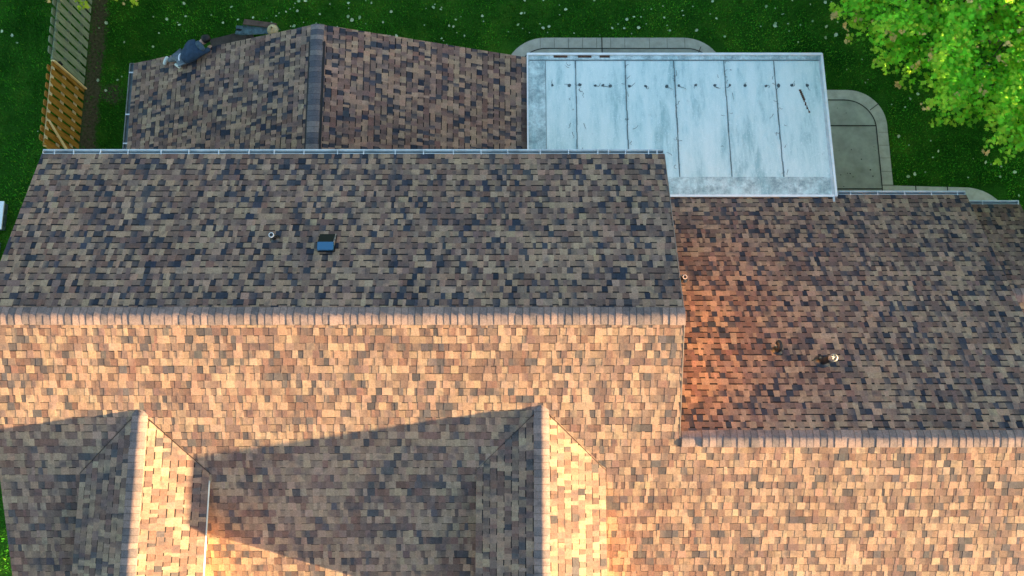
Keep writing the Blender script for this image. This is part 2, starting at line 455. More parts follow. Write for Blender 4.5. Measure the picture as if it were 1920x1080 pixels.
b.build('ridge_cap', M['shingle'], main_roof, True)
b = MB(); vent_strip(b, (XL+.3,RY,RZ+.004), (XR-.52,RY,RZ+.004), sn, ss, w=.178); b.build('ridge_vent', M['vent_black'], main_roof)
# drip edges along the rakes
def rake_edge(parent, pts, w=.011, h=.07, m='drip', name='rake_trim'):
    mb = MB()
    for p, q_ in zip(pts, pts[1:]):
        p = Vector(p); q_ = Vector(q_); mb.prism([p+Vector((-w/2,0,-h)), p+Vector((w/2,0,-h)), p+Vector((w/2,0,.008)), p+Vector((-w/2,0,.008))], q_-p)
    return mb.build(name, M[m], parent)
rake_edge(main_roof, [(XR+.014,EYN,zN(EYN)), (XR+.014,RY,RZ)])
rake_edge(main_roof, [(XR+.014,RY-.01,RZ), (XR+.014,WY+.05,zS(WY+.05))])

# wing roof
b = MB()
shingles(b, (XR+.03, WEY, zW(WEY)), X, uW, int((WEY-WY)/C2/CRS), lambda k: (0, XW-XR-.03), 21, .25, .36, .032)
deck(b, [(XR-.6,WEY-.01,zW(WEY)), (XW,WEY-.01,zW(WEY)), (XW,WY,WZ), (XR-.6,WY,WZ)])
deck(b, [(XR+.03,EYS+.01,zS(EYS)), (XW,EYS+.01,zS(EYS)), (XW,WY-.001,WZ), (XR+.03,WY-.001,WZ)])
wing_roof = tag(b.build('roof', [M['shingle'], M['drip']], house), 'lower wing roof east of the tall gable, steep north slope')
b = MB(); sw = Vector((0,C2,-S2_))
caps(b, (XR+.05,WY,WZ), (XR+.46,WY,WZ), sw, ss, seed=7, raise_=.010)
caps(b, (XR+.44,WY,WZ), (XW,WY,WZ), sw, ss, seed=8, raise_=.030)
b.build('ridge_cap', M['shingle'], wing_roof, True)
b = MB(); vent_strip(b, (XR+.5,WY,WZ+.004), (XW-.2,WY,WZ+.004), sw, ss, w=.178); b.build('ridge_vent', M['vent_black'], wing_roof)

# lowest roof at the far right
LX1 = 12.20; LEY, LEZ = 6.07, -21.0; LRY = 3.60; LRZ = LEZ + (LEY-LRY)*T2
def zL(y): return LEZ + (LEY-y)*T2
b = MB()
shingles(b, (XW-.1, LEY, LEZ), X, uW, int((LEY-LRY)/C2/CRS), lambda k: (0, LX1-XW+.1), 31, .2, .26, .032)
deck(b, [(XW-.1,LEY-.01,LEZ), (LX1,LEY-.01,LEZ), (LX1,LRY,LRZ), (XW-.1,LRY,LRZ)])
LSY = 1.2
shingles(b, (XW-.1, LSY, LRZ-(LRY-LSY)*T1), X, uS, int((LRY-LSY)/C1/CRS), lambda k: (0, LX1-XW+.1), 32, .1, .5)
deck(b, [(XW-.1,LSY+.01,LRZ-(LRY-LSY)*T1), (LX1,LSY+.01,LRZ-(LRY-LSY)*T1), (LX1,LRY-.001,LRZ), (XW-.1,LRY-.001,LRZ)])
low_roof = tag(b.build('roof', [M['shingle'], M['drip']], house), 'lowest roof strip at the far right end')
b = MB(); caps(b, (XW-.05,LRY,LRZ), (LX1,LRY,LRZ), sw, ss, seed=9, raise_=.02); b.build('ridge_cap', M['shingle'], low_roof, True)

# garage roof: ridge runs north-south
GX, GRZ = -4.41, -19.04; GYN = 9.74; GYS = 5.85
GL, GR = -9.41, .36
AL = 22.6; AR = 20.0
tl, tr = math.tan(R(AL)), math.tan(R(AR)); cl, cr = math.cos(R(AL)), math.cos(R(AR))
zGL = lambda x: GRZ + (x-GX)*tl
zGR = lambda x: GRZ - (x-GX)*tr
b = MB(); Yv = Vector((0,1,0))
shingles(b, (GL, GYS, zGL(GL)), Yv, (cl,0,math.sin(R(AL))), int((GX-GL)/cl/CRS), lambda k: (0, GYN-GYS), 41, .26, .40, .026)
shingles(b, (GR, GYS, zGR(GR)), Yv, (-cr,0,math.sin(R(AR))), int((GR-GX)/cr/CRS), lambda k: (0, GYN-GYS), 42, .26, .38, .024)
deck(b, [(GL+.01,GYS,zGL(GL)), (GL+.01,GYN,zGL(GL)), (GX,GYN,GRZ), (GX,GYS,GRZ)])
deck(b, [(GR-.01,GYS,zGR(GR)), (GR-.01,GYN,zGR(GR)), (GX+.001,GYN,GRZ), (GX+.001,GYS,GRZ)])
gar_roof = tag(b.build('roof', [M['shingle'], M['drip']], house), 'garage roof whose ridge runs north to south')
b = MB(); g1 = Vector((-cl,0,-math.sin(R(AL)))); g2 = Vector((cr,0,-math.sin(R(AR))))
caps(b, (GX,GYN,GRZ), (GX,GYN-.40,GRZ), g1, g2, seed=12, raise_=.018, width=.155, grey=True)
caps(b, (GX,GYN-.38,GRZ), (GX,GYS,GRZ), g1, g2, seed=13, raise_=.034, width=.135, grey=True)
b.build('ridge_cap', M['shingle'], gar_roof, True)
b = MB(); vent_strip(b, (GX,GYN-.40,GRZ+.004), (GX,GYS,GRZ+.004), g1, g2, w=.20, h=.012); b.build('ridge_vent', M['vent_black'], gar_roof)

# dormers (cross gables running south)
def dormer(xc, ya, za, yv, label, seed, trim):
    ye = -3.14; hw = 1.215; ang = 21.5; t = math.tan(R(ang)); c = math.cos(R(ang)); s = math.sin(R(ang))
    ze = za - hw*t
    b = MB()
    off = .012
    # the pieces that run past the valley lie under the main slope
    for sg, sd in ((-1, seed), (1, seed+1)):
        # eave line: origin at (xc+sg*hw, ye), along +Y, upslope toward the ridge
        n_rows = int(hw/c/CRS)+1
        def span(k, sg=sg):
            xx = hw - k*CRS*c
            yend = yv + (ya-yv)*(1-xx/hw) + .16
            return (0, min(yend, ya+.05) - ye)
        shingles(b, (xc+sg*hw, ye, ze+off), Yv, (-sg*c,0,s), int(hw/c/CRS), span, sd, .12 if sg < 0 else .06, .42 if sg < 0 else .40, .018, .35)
        deck(b, [(xc+sg*(hw-.008),ye,ze+off), (xc+sg*(hw-.008),yv+.05,ze+off), (xc,ya+.02,za+off), (xc,ye,za+off)], .07)
    # closing triangle at the apex of the gable
    o = tag(b.build('dormer', [M['shingle'], M['drip']], house), label)
    b = MB(); d1 = Vector((-c,0,-s)); d2 = Vector((c,0,-s))
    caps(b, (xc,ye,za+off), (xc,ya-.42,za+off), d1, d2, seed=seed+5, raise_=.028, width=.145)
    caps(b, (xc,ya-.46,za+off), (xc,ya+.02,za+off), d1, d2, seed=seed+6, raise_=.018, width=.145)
    b.build('ridge_cap', M['shingle'], o, True)
    b = MB(); vent_strip(b, (xc,ye+.1,za+off+.004), (xc,ya-.46,za+off+.004), d1, d2, w=.15, h=.010); b.build('ridge_vent', M['vent_black'], o)
    b = MB(); hw2 = hw-.30
    yb = EYS+.25
    zw = ze + .30*t - .09
    b.prism([Vector((xc-hw2,ye+.14,zw-1.1)), Vector((xc+hw2,ye+.14,zw-1.1)), Vector((xc+hw2,ye+.14,zw)), Vector((xc,ye+.14,za-.09)), Vector((xc-hw2,ye+.14,zw))], (0,-ye-.14+yv-.25,0))
    b.build('wall', M['siding'], o)
    if trim:
        b = MB(); b.prism([Vector((xc+hw,ye,ze-.03)), Vector((xc+hw+.013,ye,ze-.03)), Vector((xc+hw+.013,ye,ze+.004)), Vector((xc+hw,ye,ze+.012))], (0,(yv-.15)-ye,0))
        b.build('eave_trim', M['gutter'], o)
    # valley lines: cut edge of the main slope shingles
    for sg in (-1, 1):
        p = Vector((xc+sg*(hw+.02), yv-.02, zS(yv-.02)+.016)); q_ = Vector((xc, ya+.02, zS(ya+.02)+.016))
        d = (q_-p).normalized(); nn = d.cross(Vector((0,-T1,1))).normalized()*(.007 if sg > 0 else .0035)
        b = MB(); b.prism([p-nn, p+nn, p+nn+Vector((0,0,.006)), p-nn+Vector((0,0,.006))], q_-p)
        b.build('valley_line', M['valley'], o)
    return o
dormer(-6.935, .915, -17.02, -.20, 'small cross gable nearer the left edge, its east eave trimmed white', 51, True)
dormer(.546, .98, -16.99, -.15, 'small cross gable near the middle', 61, False)

# walls
b = MB()
ov = .30
def wallprism(x0, x1, prof): b.prism([Vector((x0,y,z)) for y, z in prof], (x1-x0,0,0))
wallprism(XL+.10, XR-.03, [(EYS+ov,GZ), (EYN-ov,GZ), (EYN-ov,zN(EYN-ov)-TH-.01), (RY,RZ-TH-.01), (EYS+ov,zS(EYS+ov)-TH-.01)])
wallprism(XR-.028, XW-.10, [(EYS+ov,GZ), (WEY-ov,GZ), (WEY-ov,zW(WEY-ov)-TH-.01), (WY,WZ-TH-.01), (EYS+ov,zS(EYS+ov)-TH-.01)])
wallprism(XW-.098, LX1-.10, [(LSY+.2,GZ), (LEY-ov,GZ), (LEY-ov,zL(LEY-ov)-TH-.01), (LRY,LRZ-TH-.01), (LSY+.2,LRZ-(LRY-LSY-.2)*T1-TH-.01)])
b.prism([Vector((GL+.3,GYN-.12,GZ)), Vector((GR-.25,GYN-.12,GZ)), Vector((GR-.25,GYN-.12,zGR(GR-.25)-TH-.01)), Vector((GX,GYN-.12,GRZ-TH-.01)), Vector((GL+.3,GYN-.12,zGL(GL+.3)-TH-.01))], (0,-(GYN-.12)+EYN-ov+.004,0))
b.build('wall', M['siding'], house)

# gutters
def gutter(x0, x1, y, z, straps, label, dirv='y', m='gutter', seed=1):
    b = MB(); rg = random.Random(seed)
    w, h, t = .085, .085, .010
    # open trough along X, built outward (+Y) from the fascia
    def seg(prof, mi): b.prism([Vector((x0, y+py, z+pz)) for py, pz in prof], (x1-x0,0,0), mi)
    seg([(0,-h), (t,-h), (t,0), (0,0)], 0)
    seg([(t,-h), (w-t,-h), (w-t,-h+t), (t,-h+t)], 1)
    seg([(w-t,-h), (w+.012,-h*.45), (w+.012,.0), (w+.012-.026,.0), (w-.02,-h*.4), (w-t-.012,-h)], 0)
    for xe in (x0, x1): b.box((xe, y+w/2+.002, z-h/2), (.006, w+.008, h), 0)
    o = tag(b.build('gutter', [M[m], M['gutter_in']], house), label)
    for sx in straps:
        s = MB(); s.box((sx, y+w/2-.005, z+.004), (.020, w+.02, .008), 0, Matrix.Rotation(rg.uniform(-.1,.1),3,'Z')); s.build('gutter_strap', M['strap'], o)
    return o
XF = lambda px, t: (px-960)/1700*t
gz = zN(EYN)
gutter(XL+.02, XR-.01, EYN+.004, gz+.010, [XF(p, 18.68) for p in (102,138,188,240,302,354,410,467,514,570,633,682,741,794,850,902,952,1013,1066,1121,1141,1173,1216,1232)], 'long white gutter with many straps along the tall roof', seed=2)
gutter(7.70, XW-.02, WEY+.004, zW(WEY)+.008, [XF(p, 21.3) for p in (1597,1648,1699,1749,1798)], 'white gutter under the wing roof', seed=3)
gutter(XW+.06, LX1-.03, LEY+.004, LEZ+.008, [XF(p, 21.8) for p in (1841,1908)], 'short white gutter of the lowest roof', seed=4)
# garage gutter runs north-south
b = MB(); z = zGL(GL)+.0; w, h, t = .10, .085, .010
for prof, mi in (([(0,-h), (-t,-h), (-t,0), (0,0)], 0), ([(-t,-h), (-w+t,-h), (-w+t,-h+t), (-t,-h+t)], 1), ([(-w,-h), (-w-.010,0), (-w+.012,0), (-w+t,-h)], 0)):
    b.prism([Vector((GL-.004+px_, GYS+.3, z+pz)) for px_, pz in prof], (0,GYN-GYS-.29,0), mi)
b.box((GL-w/2, GYN+.012, z-h/2), (w, .006, h))
gg = tag(b.build('gutter', [M['gutter_dark'], M['gutter_in']], house), 'dull weathered gutter on the west eave of the garage')
for yy in (9.5, 8.40, 7.65):
    s = MB(); s.box((GL-w/2+.01, yy, z+.004), (w+.03, .035, .008)); s.build('gutter_strap', M['strap'], gg)

# pipes and vents standing on the roofs
def boot(mb, p, n, r):
    """flared rubber collar"""
    p = Vector(p); n = Vector(n).normalized()
    pts = [p, p+n*.012, p+n*.03, p+n*.07, p+n*.10]
    mb.tube(pts, [r*2.35, r*2.2, r*1.6, r*1.2, r*1.05], 20)
up = Vector((0,0,1))
nN = Vector((0,S1_,C1)); nW = Vector((0,S2_,C2))
def pipe_thing(p, n, parent, h, r, label, kind):
    b = MB(); base = Vector(p)
    if kind == 'straight':
        b.tube([base-up*.05, base+up*h], r, 18, 0, cap=False); b.tube([base+up*h, base-up*.05+up*.03], r*.8, 18, 0, cap=True)
        ring = MB(); prof = [(r*1.12, h-.03), (r*1.12, h+.004), (r*.78, h+.004), (r*.78, h-.03)]
        for i in range(20):
            a0, a1 = 2*math.pi*i/20, 2*math.pi*(i+1)/20
            for (r0,z0),(r1,z1) in zip(prof, prof[1:]):
                ring.face([base+Vector((r0*math.cos(a0),r0*math.sin(a0),z0)), base+Vector((r0*math.cos(a1),r0*math.sin(a1),z0)), base+Vector((r1*math.cos(a1),r1*math.sin(a1),z1)), base+Vector((r1*math.cos(a0),r1*math.sin(a0),z1))])
    elif kind == 'capped':
        b.tube([base-up*.05, base+up*(h-.1)], r, 18)
        ring = MB(); ring.tube([base+up*(h-.13), base+up*(h-.05), base+up*(h-.045), base+up*(h-.02), base+up*h], [r*1.05, r*1.05, r*1.12, r*1.12, r*.75], 20)
        ring.tube([base+up*h+Vector((-r*.6,-r*.2,0)), base+up*(h+.02)+Vector((0,r*.3,0)), base+up*h+Vector((r*.7,r*.1,0))], .012, 6)
    else:
        pts = [base-up*.05, base+up*h*.6] + [base + up*(h*.6) + Vector((0, .07-.07*math.cos(q), .07*math.sin(q)*1.4)) for q in [R(20*i) for i in range(1, 9)]] + [base+up*(h*.52)+Vector((0,.14,0))]
        b.tube(pts, r, 14); ring = MB(); ring.tube([base+up*(h*.50)+Vector((0,.14,0)), base+up*(h*.56)+Vector((0,.14,0))], r*1.2, 14)
    o = tag(b.build('vent_pipe', M['pipe'], parent, True), label)
    return o, ring
def put_pipe(p, n, h, r, label, kind, ringmat, cat='vent pipe'):
    t = thing('vent_pipe', label, cat, p, 'vent pipes standing on the shingles')
    o, ring = pipe_thing(p, n, t, h, r, None, kind); o.name = 'pipe'
    ring.build('pipe_rim', M[ringmat], t, True)
    bt = MB(); boot(bt, Vector(p)-Vector(n)*.01, n, r); bt.build('rubber_boot', M['boot'], t, True)
    return t
put_pipe((-4.56, 4.22, zN(4.22)+.008), nN, .30, .045, 'short black pipe with pale rim on the tall roof, left of the square vent', 'straight', 'rim')
put_pipe((3.70, 3.88, zW(3.88)+.008), nW, .24, .045, 'short open pipe tight against the tall gable wall', 'straight', 'rim')
put_pipe((5.36, 2.21, zW(2.21)+.008), nW, .24, .050, 'hooked black pipe on the wing roof, smaller of the pair', 'hook', 'steel')
put_pipe((6.20, 1.97, zW(1.97)+.008), nW, .74, .070, 'tall black pipe with shiny steel cap on the wing roof', 'capped', 'steel')
# square hooded roof vent
vt = thing('roof_vent', 'square black roof vent on the tall roof, its hood coloured like reflected blue sky', 'roof vent', (-3.55, 4.05, zN(4.05)))
def VP(x, s, h): return Vector((-3.55+x, 4.07, zN(4.07))) + Vector((0,C1,-S1_))*s + nN*h   # s runs downslope
b = MB(); b.face([VP(-.155,-.16,.014), VP(.175,-.16,.014), VP(.175,.25,.014), VP(-.155,.25,.014)]); b.prism([VP(-.15,-.16,.0), VP(.15,-.16,.0), VP(.15,.18,.0), VP(-.15,.18,.0)], nN*.05); b.build('vent_base', M['vent_black'], vt)
b = MB(); b.prism([VP(-.15,-.15,.03), VP(-.15,-.17,.10), VP(-.15,-.02,.15), VP(-.15,-.02,.04)], (.30,0,0)); b.build('hood', M['hood'], vt)
b = MB(); b.prism([VP(-.148,-.018,.04), VP(-.148,-.018,.145), VP(-.148,.24,.05), VP(-.148,.24,.03)], (.296,0,0)); b.build('vent_screen', M['black'], vt)
b = MB(); b.prism([VP(.150,-.02,.04), VP(.150,-.02,.153), VP(.150,.25,.056), VP(.150,.25,.03)], (.012,0,0)); b.build('side_flange', M['steel'], vt)

# ---------------------------------------------------------------- metal patio cover
pc = thing('patio_cover', 'flat pale blue metal patio cover with dark seams behind the garage', 'patio cover', (4,8,GZ))
PYN, PZN = 9.82, -20.80; PYS = 6.02
def zP(y): return PZN + (PYN-y)*.0875 
PX0, PX1 = .375, 7.60
sp = Vector((0,-1,.0875)).normalized()
def pslab(mb, x0, x1, y0, y1, lift, th, m=0):
    mb.prism([Vector((x0,y0,zP(y0)+lift)), Vector((x1,y0,zP(y0)+lift)), Vector((x1,y1,zP(y1)+lift)), Vector((x0,y1,zP(y1)+lift))], (0,0,th), m)
b = MB(); pslab(b, PX0+.02, PX1-.02, 6.11, PYN-.02, -.06, .06); b.build('roof_sheet', M['sheet'], pc)
b = MB(); pslab(b, PX0+.02, PX0+.44, 5.95, PYN-.15, .001, .004); tag(b.build('flashing', M['sheet_m'], pc), 'mottled strip beside the garage roof')
b = MB(); pslab(b, 3.2, PX1-.03, 6.15, 6.60, .001, .006); tag(b.build('flashing', M['sheet_m'], pc), 'mottled strip along the wing eave')
b = MB(); pslab(b, 3.2, PX1-.03, 6.10, 6.155, .008, .006); b.build('flashing', M['trim_w'], pc)
b = MB(); pslab(b, PX0, PX1, PYN-.02, PYN+.035, -.12, .17); b.build('fascia', M['trim_w'], pc)
b = MB(); pslab(b, PX0+.03, PX1-.03, PYN-.13, PYN-.022, .001, .012); b.build('gutter_lip', M['seamc'] if False else M['sheet_m'], pc)
b = MB(); pslab(b, PX0+.05, PX1-.06, PYN-.165, PYN-.145, .001, .010); b.build('trim', M['seamc'], pc)
b = MB(); pslab(b, PX1-.02, PX1+.03, 6.11, PYN+.03, -.12, .15); b.build('fascia', M['trim_w'], pc)
b = MB(); pslab(b, PX1-.085, PX1-.035, 5.98, PYN-.10, .001, .009); b.build('trim', M['gutter'], pc)
b = MB(); pslab(b, PX0-.012, PX0+.02, 6.0, PYN+.03, -.05, .09); b.build('trim', M['trim_w'], pc)
rg = random.Random(77)
def squig(mb, x, y, L, w=.010, ang=None):
    a = rg.uniform(0, 6.28) if ang is None else ang; da = rg.uniform(-.9, .9); p = Vector((x, y, 0)); st = L/7
    prev = None
    for k in range(8):
        d = Vector((math.cos(a), math.sin(a), 0)); n_ = Vector((-d.y, d.x, 0))*w/2*(1-.08*k)
        l, r = p-n_, p+n_
        l = Vector((l.x, l.y, zP(l.y)+.009)); r = Vector((r.x, r.y, zP(r.y)+.009))
        if prev: mb.face([prev[0], prev[1], r, l])
        prev = (l, r); p = p + d*st; a += da; 
        if rg.random() < .3: da = -da*rg.uniform(.6,1.4)
for px_ in (1079, 1172, 1263.5, 1357.5, 1451):
    x = XF(px_, 22.2); b = MB(); x0 = x
    ys = [PYN-.17 - i*(PYN-.17-6.61)/16 for i in range(17)]
    for y0, y1 in zip(ys, ys[1:]):
        w = .020*rg.uniform(.75, 1.5); dx = rg.uniform(-.006,.006)
        pslab(b, x+dx-w/2, x+dx+w/2, y1-.005, y0, .001, .012)
    b.build('seam', M['seamc'], pc)
    for _ in range(11):
        b = MB(); squig(b, x + rg.uniform(-.17,.17), rg.uniform(6.5, 9.6), rg.uniform(.08,.2), .013); b.build('crack', M['seal'], pc)
b = MB(); pslab(b, PX0+.44, PX0+.452, 6.0, PYN-.17, .001, .006); b.build('seam', M['seamc'], pc)
for px_ in (1036,1068,1088,1117,1131,1145,1181,1212,1251,1274,1306,1342,1370,1399,1438,1462,1487,1516):
    x = XF(px_, 21.95); y = 8.98 + rg.uniform(-.02,.02); b = MB(); r = rg.uniform(.032,.05)
    pts = []
    for i in range(11):
        q_ = i*2*math.pi/11; rr = r*rg.uniform(.65,1.2); yy = y+rr*math.sin(q_); pts.append(Vector((x+rr*math.cos(q_), yy, zP(yy)+.001)))
    b.prism(pts, (0,0,.009)); squig(b, x+r*.5, y-r*.6, rg.uniform(.12,.22), .016)
    b.build('sealant_patch', M['seal'], pc)
b = MB()
for k in range(13):
    f = k/13; y = 9.0-.12-f*.62; x = XF(1503,21.9)+.19*f; wd = .06*(1 if f < .45 else rg.uniform(.2,.8))
    dx = rg.uniform(-.02,.02) if f > .45 else 0
    pslab(b, x-wd/2+dx, x+wd/2+dx, y-.05, y, .001, .003)
b.build('rust_streak', M['rust'], pc)
for x0, x1 in ((1.02,1.36), (1.62,1.95), (2.15,2.40)):
    b = MB(); pslab(b, x0, x1, PYN-.085, PYN-.025, .014, .003); b.build('rust_streak', M['rust'], pc)
for x in (.6, 4.0, 7.45):
    b = MB(); b.box((x, 9.6, (GZ+zP(9.6)-.07)/2), (.1,.1,zP(9.6)-.07-GZ)); b.build('post', M['trim_w'], pc)

# ---------------------------------------------------------------- fences
def fence(name, label, y0, y1, wood, rail, xf, seed, bw=.155, pt=.24):
    t = thing(name, label, 'fence', (xf, (y0+y1)/2, GZ), None); rg = random.Random(seed)
    z0 = GZ+.04; H = 1.80
    for side, off in ((1, 0.0), (-1, pt/2)):
        b = MB(); y = y0 + off
        while y+bw < y1+.01:
            hh = H + rg.uniform(-.02,.02); xx = xf + side*.055; cx = .012*side*rg.uniform(-.2,1); ln = rg.uniform(-.008,.008)
            dog = [(y,z0), (y+bw,z0), (y+bw+ln,z0+hh-.035), (y+bw-.035+ln,z0+hh), (y+.035+ln,z0+hh), (y+ln,z0+hh-.035)]
            b.prism([Vector((xx, yy, zz)) for yy, zz in dog], (.018*side,0,0)); y += pt
        b.build('board_panel', M[wood], t)
    for zr in (.30, 1.0, 1.62):
        b = MB(); b.box((xf, (y0+y1)/2, z0+zr), (.085, y1-y0, .045)); b.build('rail', M[rail], t)
    y = y0+.05
    while y <= y1:
        b = MB(); b.box((xf, y, GZ+.85), (.088,.088,1.7)); b.build('post', M[wood], t); y += 2.2
    return t
f1 = fence('fence', 'orange-brown shadowbox fence section with pale rails, ending under the gutter', 8.02, 10.33, 'wood_o', 'wood_l', -12.08, 5)
b = MB(); b.box((-12.0, 10.30, GZ+.93), (.10,.035,1.84)); tag(b.build('end_board', M['wood_l'], f1), 'pale new board closing the fence end')
b = MB(); b.tube([(-12.0,10.36,GZ+1.50), (-11.95,10.40,GZ+1.50)], [.07,.06], 12); tag(b.build('latch', M['black'], f1), 'round black latch')
b = MB(); b.prism([Vector((-11.99,8.62,GZ+1.74)), Vector((-11.99,8.68,GZ+1.80)), Vector((-11.92,8.22,GZ+.9)), Vector((-11.92,8.16,GZ+.9))], (.045,0,0)); tag(b.build('brace', M['wood_l'], f1), 'pale diagonal brace')
fence('fence', 'weathered grey-green shadowbox fence section beyond the brown one', 10.42, 17.2, 'wood_g', 'wood_g', -12.10, 6, .19, .27)

# ---------------------------------------------------------------- white storage boxes at the left edge
def box_thing(x, y, sx, sy, label):
    t = thing('storage_box', label, 'box', (x, y, GZ)); h = .22
    b = MB(); b.box((x,y,GZ+h/2), (sx-.05,sy-.05,h)); b.build('box_body', M['bluemetal'], t)
    b = MB(); b.box((x,y,GZ+h+.02), (sx,sy,.04)); b.build('lid', M['white'], t)
box_thing(-14.32, 6.56, 1.05, .78, 'low box with white lid on the lawn at the left edge, further back')
box_thing(-14.38, 5.47, 1.0, .80, 'low white-lidded box barely showing at the left edge, nearer the tall roof')

# ---------------------------------------------------------------- things at the garage gable end
pb = thing('workbench', 'brown-topped bench with a blue-grey ribbed metal side on the grass', 'workbench', (-7.3,12.2,GZ))
rz = Matrix.Rotation(R(-5), 3, 'Z')
o3 = Vector((-7.12, 11.84, GZ))
def L3(x, y, z): return o3 + rz @ Vector((x, y, z))
b = MB(); b.prism([L3(-.42,.14,.46), L3(.50,.10,.46), L3(.52,.25,.46), L3(-.40,.30,.46)], (0,0,.035)); b.build('bench_top', M['board2'], pb)
b = MB(); b.prism([L3(-.46,-.16,.40), L3(.5,-.02,.40), L3(.5,.10,.42), L3(-.44,.11,.42)], (0,0,.03))
for k in range(22): b.box(L3(-.42+k*.042, .115-k*.0012, .45), (.018,.03,.03), 0, rz)
b.build('metal_channel', M['bluemetal'], pb)
b = MB(); b.box(L3(-.53,.06,.38), (.17,.12,.10), 0, rz); b.box(L3(-.52,-.09,.40), (.19,.10,.06), 0, rz); b.build('clamp', M['bluemetal'], pb)
b = MB(); b.box(L3(-.52,.0,.44), (.16,.022,.02), 0, rz); b.build('handle', M['black'], pb)
for x in (-.38, .46):
    for y in (0.0, .26):
        b = MB(); b.tube([L3(x*1.05,y*1.1,0), L3(x,y,.40)], .018, 8); b.build('leg', M['bluemetal'], pb)
b = MB(); 
b.prism([Vector((-8.05,11.20,GZ+.62)), Vector((-7.15,11.42,GZ+.62)), Vector((-7.05,11.56,GZ+.62)), Vector((-7.6,11.50,GZ+.62)), Vector((-8.05,11.36,GZ+.62))], (0,0,.03))
bo = MB()
def wedge(p, q_, w, z): 
    p = Vector(p); q_ = Vector(q_); n_ = Vector((-(q_-p).y, (q_-p).x, 0)).normalized()*w
    bo.prism([p+Vector((0,0,z)), q_+Vector((0,0,z)), q_+n_+Vector((0,0,z)), p+n_+Vector((0,0,z))], (0,0,.04))
wedge((-8.48,11.42,GZ), (-7.30,11.74,GZ), .34, .06)
tag(bo.build('board', M['board']), 'dark brown board lying along the garage gable edge beside the worker', 'board')
b = MB(); hc = Vector((-6.68, 11.84, GZ+.50))
b.tube([hc, hc+up*.012], [.16,.15], 24); b.tube([hc+up*.01, hc+up*.06, hc+up*.11, hc+up*.135], [.145,.135,.10,.03], 20)
tag(b.build('straw_hat', M['straw'], None, True), 'tan rounded hat at the end of the bench by the gable peak', 'hat')

# ---------------------------------------------------------------- person on the garage roof
def roofz(x, y): return zGL(x) if x < GX else zGR(x)
def skin(name, verts, edges, m, parent, sub=2, origin=None):
    me = bpy.data.meshes.new(name)
    me.from_pydata([v[:3] for v in verts], edges, []); me.materials.append(m)
    o = bpy.data.objects.new(name, me); C.objects.link(o)
    mod = o.modifiers.new('s', 'SKIN'); 
    sv = me.skin_vertices[0].data if me.skin_vertices else None
    if sv is None:
        bpy.context.view_layer.objects.active = o
        bm = __import__('bmesh').new(); bm.from_mesh(me); bm.verts.layers.skin.verify(); bm.to_mesh(me); bm.free(); sv = me.skin_vertices[0].data
    for i, v in enumerate(verts):
        r = v[3]; sv[i].radius = r if isinstance(r, tuple) else (r, r); sv[i].use_root = (i == 0)
    ss_ = o.modifiers.new('u', 'SUBSURF'); ss_.levels = sub; ss_.render_levels = sub
    mod.use_smooth_shade = True
    # bake the modifiers into a real mesh
    dg = bpy.context.evaluated_depsgraph_get(); ev = o.evaluated_get(dg); nm = bpy.data.meshes.new_from_object(ev)
    o.modifiers.clear(); o.data = nm
    if not nm.materials: nm.materials.append(m)
    for p in nm.polygons: p.use_smooth = True
    o.parent = parent; o.matrix_parent_inverse = Matrix.Translation(-Vector(parent.location))
    return o
PX, PY = -7.92, 9.52
def pp(x, y, z):
    x, y = x*.966+y*.259, -x*.259+y*.966      # whole figure turned a little towards the ridge
    return (PX+x, PY+y, roofz(PX+x, PY+y)+z)
person = thing('person', 'person in navy hoodie, grey jeans and white shoes crouched at the garage roof edge', 'person', (PX, PY, roofz(PX,PY)))
body = [ (*pp(0,0,.13),.07), (*pp(.12,.05,.16),.07), (*pp(.30,.18,.24),.10), (*pp(.44,.32,.27),.055), (*pp(.50,.40,.26),.085), (*pp(.57,.47,.22),.08),
         (*pp(.26,.36,.25),.05), (*pp(.02,.28,.13),.04), (*pp(.10,.20,.05),.03),
         (*pp(.50,.12,.22),.05), (*pp(.60,.26,.10),.04), (*pp(.62,.34,.02),.03),
         (*pp(-.04,.05,.15),.08), (*pp(-.25,.01,.10),.055), (*pp(-.45,-.05,.07),.035),
         (*pp(.02,-.09,.14),.08), (*pp(.20,-.02,.08),.055), (*pp(-.04,-.13,.06),.035)]
be = [(0,1),(1,2),(2,3),(3,4),(4,5),(2,6),(6,7),(7,8),(2,9),(9,10),(10,11),(0,12),(12,13),(13,14),(0,15),(15,16),(16,17)]
skin('body', body, be, M['skin'], person)
jk = [ (*pp(.05,-.01,.19),(.19,.15)), (*pp(.17,.04,.22),(.21,.16)), (*pp(.31,.15,.25),(.21,.16)), (*pp(.40,.26,.26),(.13,.10)),
       (*pp(.27,.38,.25),.085), (*pp(.12,.37,.20),.078), (*pp(.0,.27,.13),.066), (*pp(.04,.19,.08),.05),
       (*pp(.49,.14,.22),.085), (*pp(.60,.22,.14),.07), (*pp(.66,.33,.06),.055)]
skin('jacket', jk, [(0,1),(1,2),(2,3),(2,4),(4,5),(5,6),(6,7),(2,8),(8,9),(9,10)], M['jacket'], person)
skin('hood', [(*pp(.37,.38,.28),.065), (*pp(.44,.31,.30),.085), (*pp(.53,.25,.29),.075), (*pp(.61,.19,.22),.05)], [(0,1),(1,2),(2,3)], aged('hood_fleece', (.05,.085,.115), .7, 1.3, 12, .95), person)
skin('shirt', [(*pp(-.01,.10,.22),.024), (*pp(-.05,.02,.25),.026), (*pp(-.03,-.07,.24),.026), (*pp(.05,-.17,.17),.022)], [(0,1),(1,2),(2,3)], M['shirt'], person)
